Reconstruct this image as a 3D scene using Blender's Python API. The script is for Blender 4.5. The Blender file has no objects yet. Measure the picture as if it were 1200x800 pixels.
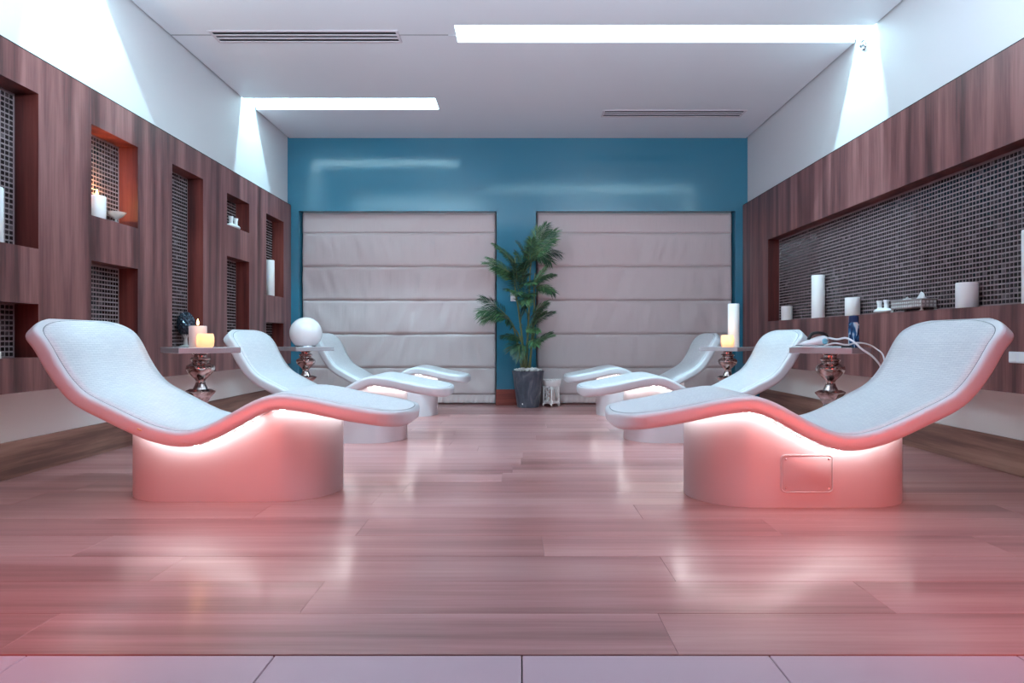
import bpy, bmesh, math, random
from mathutils import Vector, Matrix, noise
random.seed(7)
PI = math.pi
S = bpy.context.scene
COL = S.collection

# ------------------------------------------------------------------ camera
F = 740.0
CAMZ = 0.85
cam_d = bpy.data.cameras.new('camera')
cam_d.sensor_width = 36.0
cam_d.lens = 36.0 * F / 1200.0
cam_d.shift_x = -8.0 / 1200.0
cam_d.shift_y = -3.3 / 1200.0
cam_d.clip_start = 0.05
cam = bpy.data.objects.new('camera', cam_d)
COL.objects.link(cam)
cam.location = (0, 0, CAMZ)
cam.rotation_euler = (PI / 2, 0, 0)
S.camera = cam

# ------------------------------------------------------------------ world, exposure, large lights
S.view_settings.view_transform = 'Standard'
S.view_settings.look = 'None'
S.view_settings.gamma = 1.0
S.view_settings.use_curve_mapping = False
S.view_settings.exposure = 0.22
W = bpy.data.worlds.new('world')
S.world = W
W.use_nodes = True
W.node_tree.nodes['Background'].inputs[0].default_value = (0.56, 0.68, 0.80, 1)
W.node_tree.nodes['Background'].inputs[1].default_value = 0.08
SLOT_COL = (0.50, 0.86, 1.0)
SLOT_W = 36.0          # watts per metre of slot lamp
LED_STRENGTH = 30.0
RED_W = 6.8
UP_W = 170.0


def area(name, loc, direction, sx, sy, power, col, parent=None, spread=PI):
    l = bpy.data.lights.new(name, 'AREA')
    l.shape = 'RECTANGLE'
    l.size, l.size_y = sx, sy
    l.energy = power
    l.color = col
    l.spread = spread
    o = bpy.data.objects.new(name, l)
    COL.objects.link(o)
    o.location = loc
    o.rotation_euler = Vector(direction).to_track_quat('-Z', 'Y').to_euler()
    if parent:
        o.parent = parent
    return o


# unseen red lamps without fixtures, added for the coral cast on the near loungers
for sx in (-1, 1):
    area('unseen_red_lamp', (sx * 1.85, 1.25, 0.32), (-sx * 0.34, 1.0, 0.12), 1.3, 0.30, RED_W, (1.0, 0.10, 0.065), None, math.radians(95))
# unseen fill lights added below the ceiling to brighten it, no fixture
for sx in (-1, 1):
    area('added_ceiling_fill', (sx * 1.55, 2.3, 2.50), (0, 0.50, 0.86), 1.5, 0.2, UP_W / 2, (0.64, 0.85, 1.0))


# ------------------------------------------------------------------ helpers
def srgb(r, g, b):
    def f(c):
        c /= 255.0
        return c / 12.92 if c <= 0.04045 else ((c + 0.055) / 1.055) ** 2.4
    return (f(r), f(g), f(b), 1.0)


def link(o, parent=None):
    COL.objects.link(o)
    if parent:
        o.parent = parent
    return o


def obj(name, bm, mat, parent=None, smooth=False, loc=None):
    me = bpy.data.meshes.new(name)
    if isinstance(bm, tuple):
        me.from_pydata(bm[0], [], bm[1])
    else:
        bmesh.ops.recalc_face_normals(bm, faces=bm.faces[:])
        bm.to_mesh(me)
        bm.free()
    if smooth:
        for p in me.polygons:
            p.use_smooth = True
        if smooth != 'all':
            me.set_sharp_from_angle(angle=math.radians(40))
    if mat:
        for m in (mat if isinstance(mat, list) else [mat]):
            me.materials.append(m)
    o = bpy.data.objects.new(name, me)
    if loc:
        o.location = loc
    return link(o, parent)


def tag(o, label, cat, group=None):
    o['label'] = label
    o['category'] = cat
    if group:
        o['group'] = group
    return o


def empty(name, loc, label, cat, group=None, rz=0.0):
    o = bpy.data.objects.new(name, None)
    o.empty_display_size = 0.1
    link(o)
    o.location = loc
    o.rotation_euler = (0, 0, rz)
    return tag(o, label, cat, group)


def struct(o):
    o['kind'] = 'structure'
    return o


def copy_tree(o, parent=None):
    c = o.copy()
    COL.objects.link(c)
    if parent:
        c.parent = parent
    for ch in o.children:
        copy_tree(ch, c)
    return c


def BM():
    return bmesh.new()


def box(bm, x0, x1, y0, y1, z0, z1, bev=0.0, seg=2, mi=0):
    r = bmesh.ops.create_cube(bm, size=1.0)
    vs = r['verts']
    for v in vs:
        v.co = Vector(((x0 + x1) / 2 + v.co.x * (x1 - x0), (y0 + y1) / 2 + v.co.y * (y1 - y0), (z0 + z1) / 2 + v.co.z * (z1 - z0)))
    if bev:
        es = list({e for v in vs for e in v.link_edges})
        bmesh.ops.bevel(bm, geom=es, offset=bev, segments=seg, affect='EDGES', profile=0.5)
    return vs


def quad(bm, a, b, c, d):
    return bm.faces.new([bm.verts.new(p) for p in (a, b, c, d)])


def lathe(bm, prof, n=32, c=(0, 0), cap=True, sq=None):
    """prof: list of (r, z) bottom to top"""
    rings = []
    for r, z in prof:
        rings.append([bm.verts.new((c[0] + r * math.cos(2 * PI * i / n), c[1] + r * math.sin(2 * PI * i / n), z)) for i in range(n)])
    for a, b in zip(rings, rings[1:]):
        for i in range(n):
            j = (i + 1) % n
            bm.faces.new((a[i], a[j], b[j], b[i]))
    if cap:
        if prof[0][0] > 1e-6:
            bm.faces.new(rings[0][::-1])
        if prof[-1][0] > 1e-6:
            bm.faces.new(rings[-1])
    return rings


def tube(bm, pts, r, n=8, cap=True):
    pts = [Vector(p) for p in pts]
    rs = r if isinstance(r, (list, tuple)) else [r] * len(pts)
    rings = []
    up = Vector((0, 0, 1))
    prev = None
    for i, p in enumerate(pts):
        t = (pts[min(i + 1, len(pts) - 1)] - pts[max(i - 1, 0)]).normalized()
        if prev is None:
            a = t.cross(up)
            if a.length < 1e-3:
                a = t.cross(Vector((1, 0, 0)))
            a.normalize()
        else:
            a = (prev - t * prev.dot(t)).normalized()
        prev = a
        b = t.cross(a)
        rings.append([bm.verts.new(p + (a * math.cos(2 * PI * k / n) + b * math.sin(2 * PI * k / n)) * rs[i]) for k in range(n)])
    for a, b in zip(rings, rings[1:]):
        for i in range(n):
            j = (i + 1) % n
            bm.faces.new((a[i], a[j], b[j], b[i]))
    if cap:
        bm.faces.new(rings[0][::-1])
        bm.faces.new(rings[-1])


def spline(pts, n):
    """Catmull-Rom through pts (tuples), n samples per span"""
    P = [Vector(p) for p in pts]
    P = [P[0] * 2 - P[1]] + P + [P[-1] * 2 - P[-2]]
    out = []
    for i in range(1, len(P) - 2):
        for k in range(n):
            t = k / n
            a, b, c, d = P[i - 1], P[i], P[i + 1], P[i + 2]
            out.append(0.5 * ((2 * b) + (c - a) * t + (2 * a - 5 * b + 4 * c - d) * t * t + (3 * b - a - 3 * c + d) * t ** 3))
    out.append(P[-2])
    return out


# ------------------------------------------------------------------ materials
def mat(name, col=(0.8, 0.8, 0.8, 1), rough=0.5, metal=0.0, spec=0.5, coat=0.0, coat_r=0.1):
    m = bpy.data.materials.new(name)
    m.use_nodes = True
    b = m.node_tree.nodes['Principled BSDF']
    b.inputs['Base Color'].default_value = col
    b.inputs['Roughness'].default_value = rough
    b.inputs['Metallic'].default_value = metal
    b.inputs['Specular IOR Level'].default_value = spec
    b.inputs['Coat Weight'].default_value = coat
    b.inputs['Coat Roughness'].default_value = coat_r
    return m


class NT:
    def __init__(self, m):
        self.t = m.node_tree
        self.b = self.t.nodes['Principled BSDF']

    def n(self, typ, ins=None, **kw):
        x = self.t.nodes.new(typ)
        for k, v in kw.items():
            setattr(x, k, v)
        for k, v in (ins or {}).items():
            if hasattr(v, 'is_output'):
                self.t.links.new(v, x.inputs[k])
            else:
                x.inputs[k].default_value = v
        return x

    def to(self, sock, name):
        self.t.links.new(sock, self.b.inputs[name])

    def coords(self, scale, kind='Object', rot=(0, 0, 0)):
        tc = self.n('ShaderNodeTexCoord')
        mp = self.n('ShaderNodeMapping', {'Vector': tc.outputs[kind], 'Scale': scale, 'Rotation': rot})
        return mp.outputs[0]

    def ramp(self, fac, stops):
        r = self.n('ShaderNodeValToRGB', {'Fac': fac})
        e = r.color_ramp.elements
        while len(e) < len(stops):
            e.new(0.5)
        for x, (p, c) in zip(e, stops):
            x.position = p
            x.color = c
        return r.outputs[0]

    def mix(self, fac, a, b, blend='MIX'):
        x = self.n('ShaderNodeMix', data_type='RGBA', blend_type=blend)
        for i, v in ((0, fac), (6, a), (7, b)):
            if hasattr(v, 'is_output'):
                self.t.links.new(v, x.inputs[i])
            else:
                x.inputs[i].default_value = v
        return x.outputs[2]

    def bump(self, h, strength, dist=0.01):
        x = self.n('ShaderNodeBump', {'Height': h, 'Strength': strength, 'Distance': dist})
        self.to(x.outputs[0], 'Normal')
        return x.outputs[0]


def wood(name, dark, mid, light, axis='Z', rough=0.35, per_obj=False, coat=0.0, stretch=0.05, freq=9.0, lo=0.42, hi=0.84):
    """straight-grained veneer with cathedral arches; grain runs along `axis`"""
    m = mat(name, rough=rough, coat=coat, coat_r=0.18)
    t = NT(m)
    sc = {'X': (stretch, 1, 1), 'Y': (1, stretch, 1), 'Z': (1, 1, stretch)}[axis]
    v = t.coords(sc)
    if per_obj:
        oi = t.n('ShaderNodeObjectInfo')
        off = t.n('ShaderNodeCombineXYZ', {0: oi.outputs['Random'], 1: oi.outputs['Random'], 2: oi.outputs['Random']})
        sc_ = t.n('ShaderNodeVectorMath', {0: off.outputs[0], 1: (7.0, 53.0, 31.0)}, operation='MULTIPLY')
        v = t.n('ShaderNodeVectorMath', {0: v, 1: sc_.outputs[0]}, operation='ADD').outputs[0]
    big = t.n('ShaderNodeTexNoise', {'Vector': v, 'Scale': 2.6, 'Detail': 2.0, 'Distortion': 0.2})
    w = t.n('ShaderNodeMath', {0: big.outputs[0], 1: freq}, operation='MULTIPLY')
    fr = t.n('ShaderNodeMath', {0: w.outputs[0], 1: 1.0}, operation='PINGPONG')
    fine = t.n('ShaderNodeTexNoise', {'Vector': v, 'Scale': 60.0, 'Detail': 4.0, 'Roughness': 0.6})
    med = t.n('ShaderNodeTexNoise', {'Vector': v, 'Scale': 14.0, 'Detail': 3.0})
    a = t.n('ShaderNodeMath', {0: fr.outputs[0], 1: 0.34}, operation='MULTIPLY')
    b = t.n('ShaderNodeMath', {0: fine.outputs[0], 1: 0.42, 2: a.outputs[0]}, operation='MULTIPLY_ADD')
    c = t.n('ShaderNodeMath', {0: med.outputs[0], 1: 0.5, 2: b.outputs[0]}, operation='MULTIPLY_ADD')
    col = t.ramp(c.outputs[0], [(lo, dark), ((lo + hi) / 2, mid), (hi, light)])
    if per_obj:
        hv = t.n('ShaderNodeMath', {0: oi.outputs['Random'], 1: 0.16, 2: 0.92}, operation='MULTIPLY_ADD')
        hs = t.n('ShaderNodeHueSaturation', {'Color': col, 'Value': hv.outputs[0]})
        col = hs.outputs[0]
    t.to(col, 'Base Color')
    t.bump(fine.outputs[0], 0.06, 0.004)
    return m


M = {}
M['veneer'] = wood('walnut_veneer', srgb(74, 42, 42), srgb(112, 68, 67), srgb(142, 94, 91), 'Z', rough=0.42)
M['shaded_lining'] = wood('shaded_niche_veneer', srgb(62, 24, 24), srgb(98, 42, 38), srgb(122, 60, 52), 'Z', rough=0.4)  # the same veneer, darkened and reddened to paint in the niches' shade
M['plank'] = wood('floor_plank_wood', srgb(134, 82, 80), srgb(176, 118, 116), srgb(200, 148, 146), 'X', rough=0.30, coat=0.5, per_obj=True, stretch=0.035, freq=5.0, lo=0.30, hi=0.92)
M['skirting'] = wood('skirting_wood', srgb(108, 74, 64), srgb(148, 108, 94), srgb(172, 132, 116), 'Y', rough=0.45)
M['white_wall'] = mat('white_wall_paint', srgb(212, 209, 211), 0.6)
M['ceiling'] = mat('ceiling_paint', srgb(226, 226, 230), 0.55)
M['lower_wall'] = mat('lightened_lower_wall', srgb(240, 234, 230), 0.35)  # wall white made lighter to stand in for bounce light under the panelling
M['dark_gap'] = mat('dark_gap', srgb(30, 26, 28), 0.8)


def painted(name, col, rough, bump):
    m = mat(name, col, rough)
    t = NT(m)
    nz = t.n('ShaderNodeTexNoise', {'Vector': t.coords((1, 1, 1)), 'Scale': 5.0, 'Detail': 3.0})
    t.bump(nz.outputs[0], bump, 0.02)
    nr = t.n('ShaderNodeMapRange', {'Value': nz.outputs[0], 3: rough - 0.05, 4: rough + 0.07})
    t.to(nr.outputs[0], 'Roughness')
    return m


M['teal'] = painted('teal_gloss_paint', srgb(44, 120, 146), 0.13, 0.03)
M['teal'].node_tree.nodes['Principled BSDF'].inputs['Specular IOR Level'].default_value = 0.9
M['tile_grey'] = painted('grey_stone_tile', srgb(196, 160, 170), 0.32, 0.03)
M['grout'] = mat('grout', srgb(142, 124, 126), 0.8)
m = M['mosaic'] = mat('mosaic_glass', srgb(34, 26, 28), 0.18, spec=0.6)
t = NT(m)
g = t.n('ShaderNodeNewGeometry')
t.to(t.ramp(g.outputs['Random Per Island'], [(0.0, srgb(20, 15, 18)), (0.6, srgb(42, 33, 35)), (0.95, srgb(66, 54, 56)), (1.0, srgb(110, 98, 100))]), 'Base Color')
# gel-coat of the loungers and their fine mosaic tops
M['shell'] = mat('lounger_gelcoat', srgb(212, 210, 214), 0.28)
m = M['pad'] = mat('lounger_mosaic', srgb(205, 212, 220), 0.38)
t = NT(m)
uv = t.n('ShaderNodeUVMap')
br = t.n('ShaderNodeTexBrick', {'Vector': uv.outputs[0], 'Scale': 1.0, 'Mortar Size': 0.0012, 'Brick Width': 0.055, 'Row Height': 0.0105,
                                'Color1': srgb(225, 222, 224), 'Color2': srgb(216, 213, 217), 'Mortar': srgb(192, 189, 195)})
t.to(br.outputs[0], 'Base Color')
inv = t.n('ShaderNodeMath', {0: 1.0, 1: br.outputs[1]}, operation='SUBTRACT')
t.bump(inv.outputs[0], 0.25, 0.002)
M['groove'] = mat('groove_sealant', srgb(120, 124, 130), 0.6)
m = M['led'] = mat('led_strip', (1, 1, 1, 1))
t = NT(m)
t.b.inputs['Emission Color'].default_value = (1.0, 0.96, 0.93, 1)
t.b.inputs['Emission Strength'].default_value = LED_STRENGTH
M['chrome'] = mat('chrome', srgb(205, 205, 208), 0.12, 1.0)
m = M['mercury'] = mat('mercury_glass', srgb(170, 150, 146), 0.10, 1.0)
t = NT(m)
nz = t.n('ShaderNodeTexNoise', {'Vector': t.coords((1, 1, 1)), 'Scale': 26.0, 'Detail': 5.0})
t.to(t.ramp(nz.outputs[0], [(0.32, srgb(120, 96, 92)), (0.55, srgb(206, 192, 188)), (0.8, srgb(236, 230, 228))]), 'Base Color')
t.bump(nz.outputs[0], 0.25, 0.01)
M['mirror'] = mat('silvered_glass', srgb(196, 190, 194), 0.22, 0.55)
M['wax'] = mat('white_wax', srgb(238, 234, 232), 0.5)
M['wax'].node_tree.nodes['Principled BSDF'].inputs['Subsurface Weight'].default_value = 0.15
M['wax'].node_tree.nodes['Principled BSDF'].inputs['Subsurface Radius'].default_value = (0.03, 0.02, 0.012)
M['pink_wax'] = mat('pale_pink_wax', srgb(240, 214, 206), 0.5)
m = M['shade_wax'] = mat('translucent_wax', srgb(248, 228, 214), 0.5)
t = NT(m)
tr = t.n('ShaderNodeBsdfTranslucent', {'Color': (1.0, 0.88, 0.72, 1)})
mx = t.n('ShaderNodeMixShader', {0: 0.6, 1: t.b.outputs[0], 2: tr.outputs[0]})
t.t.links.new(mx.outputs[0], t.t.nodes['Material Output'].inputs[0])
M['wick'] = mat('wick', srgb(40, 32, 28), 0.9)
m = M['flame'] = mat('flame', (1, 0.6, 0.2, 1))
t = NT(m)
t.b.inputs['Emission Color'].default_value = (1.0, 0.55, 0.18, 1)
t.b.inputs['Emission Strength'].default_value = 14.0
M['opal'] = mat('opal_glass', srgb(226, 218, 220), 0.08, spec=0.6)
M['ceramic'] = mat('white_ceramic', srgb(238, 240, 240), 0.25)
M['silver'] = mat('antique_silver', srgb(206, 200, 198), 0.35, 0.35)
M['black'] = mat('black_plastic', srgb(22, 22, 26), 0.35)
M['white_plastic'] = mat('white_plastic', srgb(226, 228, 232), 0.3)
M['aqua_plastic'] = mat('aqua_plastic', srgb(128, 200, 220), 0.2)
M['brass'] = mat('brass', srgb(214, 178, 120), 0.3, 1.0)
M['vent'] = mat('vent_frame', srgb(206, 196, 202), 0.5)
M['vent_dark'] = mat('vent_dark', srgb(26, 22, 28), 0.8)
M['white_metal'] = mat('white_lacquered_metal', srgb(242, 238, 236), 0.35)
m = M['glass'] = mat('clear_glass', (1, 1, 1, 1), 0.03)
NT(m).b.inputs['Transmission Weight'].default_value = 0.72
m = M['pot'] = mat('slate_pot', srgb(74, 84, 96), 0.4)
t = NT(m)
nz = t.n('ShaderNodeTexNoise', {'Vector': t.coords((1, 1, 0.4)), 'Scale': 9.0, 'Detail': 5.0, 'Distortion': 1.2})
t.to(t.ramp(nz.outputs[0], [(0.3, srgb(52, 62, 74)), (0.55, srgb(82, 90, 102)), (0.75, srgb(128, 130, 138))]), 'Base Color')
M['pebble'] = mat('white_pebble', srgb(236, 234, 232), 0.55)
m = M['leaf'] = mat('palm_leaf', srgb(52, 96, 60), 0.38)
t = NT(m)
g = t.n('ShaderNodeNewGeometry')
oi = t.n('ShaderNodeObjectInfo')
ad = t.n('ShaderNodeMath', {0: g.outputs['Random Per Island'], 1: 0.45}, operation='MULTIPLY')
ad2 = t.n('ShaderNodeMath', {0: oi.outputs['Random'], 1: 0.55, 2: ad.outputs[0]}, operation='MULTIPLY_ADD')
t.to(t.ramp(ad2.outputs[0], [(0.1, srgb(24, 50, 38)), (0.5, srgb(52, 92, 58)), (0.8, srgb(98, 138, 84)), (1.0, srgb(84, 156, 116))]), 'Base Color')
M['cane'] = mat('palm_cane', srgb(104, 112, 72), 0.6)
m = M['fabric'] = mat('blind_fabric', srgb(198, 184, 184), 0.7)
t = NT(m)
v = t.coords((1, 1, 0.08))
nz = t.n('ShaderNodeTexNoise', {'Vector': v, 'Scale': 30.0, 'Detail': 3.0})
v2 = t.coords((260, 260, 260))
wv = t.n('ShaderNodeTexNoise', {'Vector': v2, 'Scale': 1.0, 'Detail': 1.0})
h = t.n('ShaderNodeMath', {0: wv.outputs[0], 1: 0.12, 2: nz.outputs[0]}, operation='MULTIPLY_ADD')
t.bump(h.outputs[0], 0.25, 0.01)
t.b.inputs['Sheen Weight'].default_value = 0.3
m = M['can'] = mat('printed_can', srgb(38, 72, 118), 0.25)
t = NT(m)
tc = t.n('ShaderNodeTexCoord')
wv = t.n('ShaderNodeTexNoise', {'Vector': t.coords((18, 18, 7)), 'Scale': 1.0, 'Detail': 1.0, 'Distortion': 2.2})
t.to(t.ramp(wv.outputs[0], [(0.42, srgb(22, 46, 84)), (0.54, srgb(54, 104, 150)), (0.62, srgb(190, 218, 232)), (0.72, srgb(226, 206, 206))]), 'Base Color')
m = M['ornament'] = mat('dark_glazed_ceramic', srgb(70, 80, 92), 0.2, 0.6)

# ------------------------------------------------------------------ setting: dimensions
D = 8.10                 # front face of the back wall
XL, XR = -2.966, 2.934   # upper side walls
PL, PR = -2.92, 2.87     # faces of the wood panelling
LOWX = 3.11              # recessed lower wall
ZC = 3.422               # ceiling
PZ0, PZ1 = 0.535, 2.555  # panelling bottom and top
Y0 = -2.6                # the room goes on behind the camera
YB = 8.32                # bottom of the blind recess
VOID_TOP = 4.15
SLAB_EDGE = 1.70         # wood floor begins here, stone tiles before it

# floor: sub-floor, planks, tiles
bm = BM()
box(bm, -3.3, 3.3, Y0, YB, -0.10, -0.012)
floor = struct(obj('floor', bm, M['dark_gap']))
PW = 0.256
rows = int(math.ceil((YB - SLAB_EDGE) / PW))
ends = {0: [0.43], 1: [0.87 - 1.55], 2: [1.78, -1.30], 3: [0.47, -1.75]}
for r in range(rows):
    y0 = SLAB_EDGE + r * PW
    y1 = min(y0 + PW, YB)
    L = 1.85
    if r in ends:
        x = min(ends[r])
    else:
        x = random.uniform(-1.5, 0.5)
    while x > -3.3:
        x -= L
    while x < 3.3:
        a, b = max(x, -3.3), min(x + L, 3.3)
        if b - a > 0.02:
            bm = BM()
            e = 0.0004
            vs = box(bm, a + e, b - e, y0 + e, y1 - e, -0.012, 0.0)
            bmesh.ops.bevel(bm, geom=[ed for ed in bm.edges if all(v.co.z > -0.001 for v in ed.verts)], offset=0.0008, segments=1, affect='EDGES')
            cx, cy = (a + b) / 2, (y0 + y1) / 2
            bmesh.ops.translate(bm, verts=bm.verts[:], vec=(-cx, -cy, 0))
            obj('plank', bm, M['plank'], floor, loc=(cx, cy, random.uniform(-0.0003, 0.0003)))
        x += L
tile_me = None
for j in range(6):
    y1 = SLAB_EDGE - 0.004 - j * 0.66
    for i in range(-5, 6):
        xc = 0.01 + 0.33 + i * 0.664
        if tile_me is None:
            bm = BM()
            box(bm, -0.3305, 0.3305, -0.3285, 0.3285, -0.012, 0.0, 0.0018, 1)
            o = obj('floor_tile', bm, M['tile_grey'], floor)
            tile_me = o.data
        else:
            o = link(bpy.data.objects.new('floor_tile', tile_me), floor)
        o.location = (xc, y1 - 0.33, 0)


# wood panelled side walls with niches
def panel_wall(name, sgn, face, upper, niches, depth, ybeg, yend):
    """sgn -1 left / +1 right.  niches: (y0, y1, z0, z1)"""
    bm = BM()
    # upper plastered wall (also seen inside the light slots) and the recessed wall below the panelling
    xu, xo = upper, sgn * 3.45
    box(bm, min(xu, xo), max(xu, xo), Y0, YB, PZ1 - 0.02, VOID_TOP)
    wall = struct(obj(name, bm, M['white_wall']))
    bm = BM()
    xl = sgn * LOWX
    box(bm, min(xl, xo), max(xl, xo), Y0, YB, -0.1, PZ1 - 0.02)
    obj('lower_wall', bm, M['lower_wall'], wall)
    # veneer panelling: front sheet cut around the niches, edges, linings
    bm = BM()
    ys = sorted({ybeg, yend} | {n[0] for n in niches} | {n[1] for n in niches})
    zs = sorted({PZ0, PZ1} | {n[2] for n in niches} | {n[3] for n in niches})
    for ya, yb in zip(ys, ys[1:]):
        for za, zb in zip(zs, zs[1:]):
            cy, cz = (ya + yb) / 2, (za + zb) / 2
            if any(n[0] < cy < n[1] and n[2] < cz < n[3] for n in niches):
                continue
            quad(bm, (face, ya, za), (face, yb, za), (face, yb, zb), (face, ya, zb))
    xb = sgn * (LOWX + 0.002)
    back = face + sgn * depth
    quad(bm, (face, ybeg, PZ0), (face, yend, PZ0), (xb, yend, PZ0), (xb, ybeg, PZ0))
    quad(bm, (face, ybeg, PZ1), (face, yend, PZ1), (xb, yend, PZ1), (xb, ybeg, PZ1))
    quad(bm, (face, yend, PZ0), (face, yend, PZ1), (xb, yend, PZ1), (xb, yend, PZ0))
    quad(bm, (face, ybeg, PZ0), (face, ybeg, PZ1), (xb, ybeg, PZ1), (xb, ybeg, PZ0))
    for (ya, yb, za, zb) in niches:
        quad(bm, (face, ya, za), (face, yb, za), (back, yb, za), (back, ya, za))
        quad(bm, (face, ya, zb), (face, yb, zb), (back, yb, zb), (back, ya, zb))
        quad(bm, (face, ya, za), (face, ya, zb), (back, ya, zb), (back, ya, za))
        quad(bm, (face, yb, za), (face, yb, zb), (back, yb, zb), (back, yb, za))
    bmesh.ops.remove_doubles(bm, verts=bm.verts[:], dist=1e-5)
    panel = obj('wood_panelling', bm, [M['veneer'], M['shaded_lining']], wall)
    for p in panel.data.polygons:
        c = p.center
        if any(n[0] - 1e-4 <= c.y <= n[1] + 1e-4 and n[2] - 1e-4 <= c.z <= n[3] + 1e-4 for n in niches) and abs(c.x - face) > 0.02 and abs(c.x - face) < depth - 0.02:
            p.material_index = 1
    panel['label'] = 'reddish walnut veneer panelling with recessed niches'
    bm = BM()
    xg = face + sgn * 0.006
    box(bm, min(xg, xu), max(xg, xu), ybeg, yend, PZ1 - 0.001, PZ1 + 0.010)
    obj('shadow_gap', bm, M['dark_gap'], panel)
    # mosaic in each niche: grout sheet with a proud tile on every cell
    P = 0.0315
    for (ya, yb, za, zb) in niches:
        vs, fs, mi = [], [], []
        vs += [(back, ya, za), (back, yb, za), (back, yb, zb), (back, ya, zb)]
        fs.append((0, 1, 2, 3))
        mi.append(0)
        ny, nz_ = int((yb - ya) / P), int((zb - za) / P)
        oy, oz = (yb - ya - ny * P) / 2, (zb - za - nz_ * P) / 2
        g = 0.0047
        for i in range(ny):
            for j in range(nz_):
                a, b = ya + oy + i * P + g, ya + oy + (i + 1) * P - g
                c, d = za + oz + j * P + g, za + oz + (j + 1) * P - g
                k = len(vs)
                x0, x1 = back, back - sgn * 0.0035
                tl = [random.uniform(-0.0006, 0.0006) for _ in range(2)]
                vs += [(x0, a, c), (x0, b, c), (x0, b, d), (x0, a, d),
                       (x1 + tl[0], a + .001, c + .001), (x1 + tl[1], b - .001, c + .001), (x1 + tl[1], b - .001, d - .001), (x1 + tl[0], a + .001, d - .001)]
                fs += [(k + 4, k + 5, k + 6, k + 7), (k, k + 1, k + 5, k + 4), (k + 1, k + 2, k + 6, k + 5), (k + 2, k + 3, k + 7, k + 6), (k + 3, k, k + 4, k + 7)]
                mi += [1] * 5
        o = obj('mosaic_back', (vs, fs), [M['grout'], M['mosaic']], panel)
        o.data.polygons.foreach_set('material_index', mi)
        o['kind'] = 'stuff'
    return wall


NICHE_D = 0.145
LN = [(3.31, 3.838, 1.395, 2.338), (3.31, 3.838, 0.736, 1.06),
      (4.313, 4.84, 1.694, 2.318), (4.313, 4.84, 0.736, 1.385),
      (5.32, 5.84, 0.775, 2.325),
      (6.318, 6.838, 1.992, 2.31), (6.318, 6.838, 0.75, 1.68),
      (7.30, 7.84, 1.36, 2.30), (7.30, 7.84, 0.75, 1.04),
      (2.31, 2.83, 1.15, 2.32)]
wall_left = panel_wall('wall_left', -1, PL, XL, LN, NICHE_D, Y0, D - 0.01)
RN = [(2.2, 7.27, 1.05, 1.99)]
wall_right = panel_wall('wall_right', 1, PR, XR, RN, 0.126, Y0, D - 0.01)

# skirting boards under the panelling
for nm, sgn in (('baseboard_left', -1), ('baseboard_right', 1)):
    bm = BM()
    xa, xb = sgn * (LOWX - 0.022), sgn * (LOWX + 0.01)
    box(bm, min(xa, xb), max(xa, xb), Y0, D + 0.1, 0.0, 0.222, 0.003, 1)
    struct(obj(nm, bm, M['skirting']))

# teal back wall: header, pillar, side strips, recess behind the blinds
BLX = (-2.824, -0.285)
BRX = (0.219, 2.78)
BZ = 2.485
bm = BM()
box(bm, -3.4, 3.4, D, YB + 0.1, BZ, VOID_TOP)
box(bm, -3.4, BLX[0], D, YB + 0.1, 0, BZ)
box(bm, BRX[1], 3.4, D, YB + 0.1, 0, BZ)
box(bm, BLX[1], BRX[0], D, YB + 0.1, 0, BZ)
wall_back = struct(obj('wall_back', bm, M['teal']))
bm = BM()
box(bm, -3.4, 3.4, YB - 0.02, YB + 0.12, 0, BZ)
rb = obj('recess_back', bm, M['white_wall'], wall_back)
bm = BM()
box(bm, BLX[1] - 0.012, BRX[0] + 0.012, D - 0.022, D + 0.02, 0, 0.20, 0.003, 1)
struct(obj('baseboard_back', bm, wood('mahogany', srgb(84, 38, 33), srgb(120, 56, 48), srgb(144, 76, 66), 'X')))

# ceiling with slots
SLOTS = [  # x0, x1, y0, y1
    (XL, -0.895, 6.76, 7.09, 'white recessed light slot above the left blind'),
    (-0.53, XR, 5.185, 5.485, 'long white recessed light slot running to the right wall'),
    (XL, -0.70, 3.93, 4.40, 'white recessed light slot above the nearest left lounger'),
]
bm = BM()
GAP = 0.019
ys = sorted({Y0, D} | {s[2] for s in SLOTS} | {s[3] for s in SLOTS} | {5.346})
for ya, yb in zip(ys, ys[1:]):
    cy = (ya + yb) / 2
    segs = [(XL + GAP, XR - GAP)]
    for s in SLOTS:
        if s[2] < cy < s[3]:
            if s[0] == XL:
                segs = [(s[1], XR - GAP)]
            else:
                segs = [(XL + GAP, s[0])]
    for a, b in segs:
        if ya == 5.346:
            ya2 = ya + 0.013
        else:
            ya2 = ya
        box(bm, a, b, ya2, yb, ZC, ZC + 0.03)
ceiling = struct(obj('ceiling', bm, M['ceiling']))
bm = BM()
box(bm, -3.4, 3.4, Y0, YB, VOID_TOP - 0.05, VOID_TOP + 0.05)  # unseen slab added to keep world light out of the ceiling void
box(bm, XL + GAP, -0.6, 5.345, 5.36, ZC + 0.0012, ZC + 0.02)
obj('light_block_and_seam', bm, M['dark_gap'], ceiling)

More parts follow.
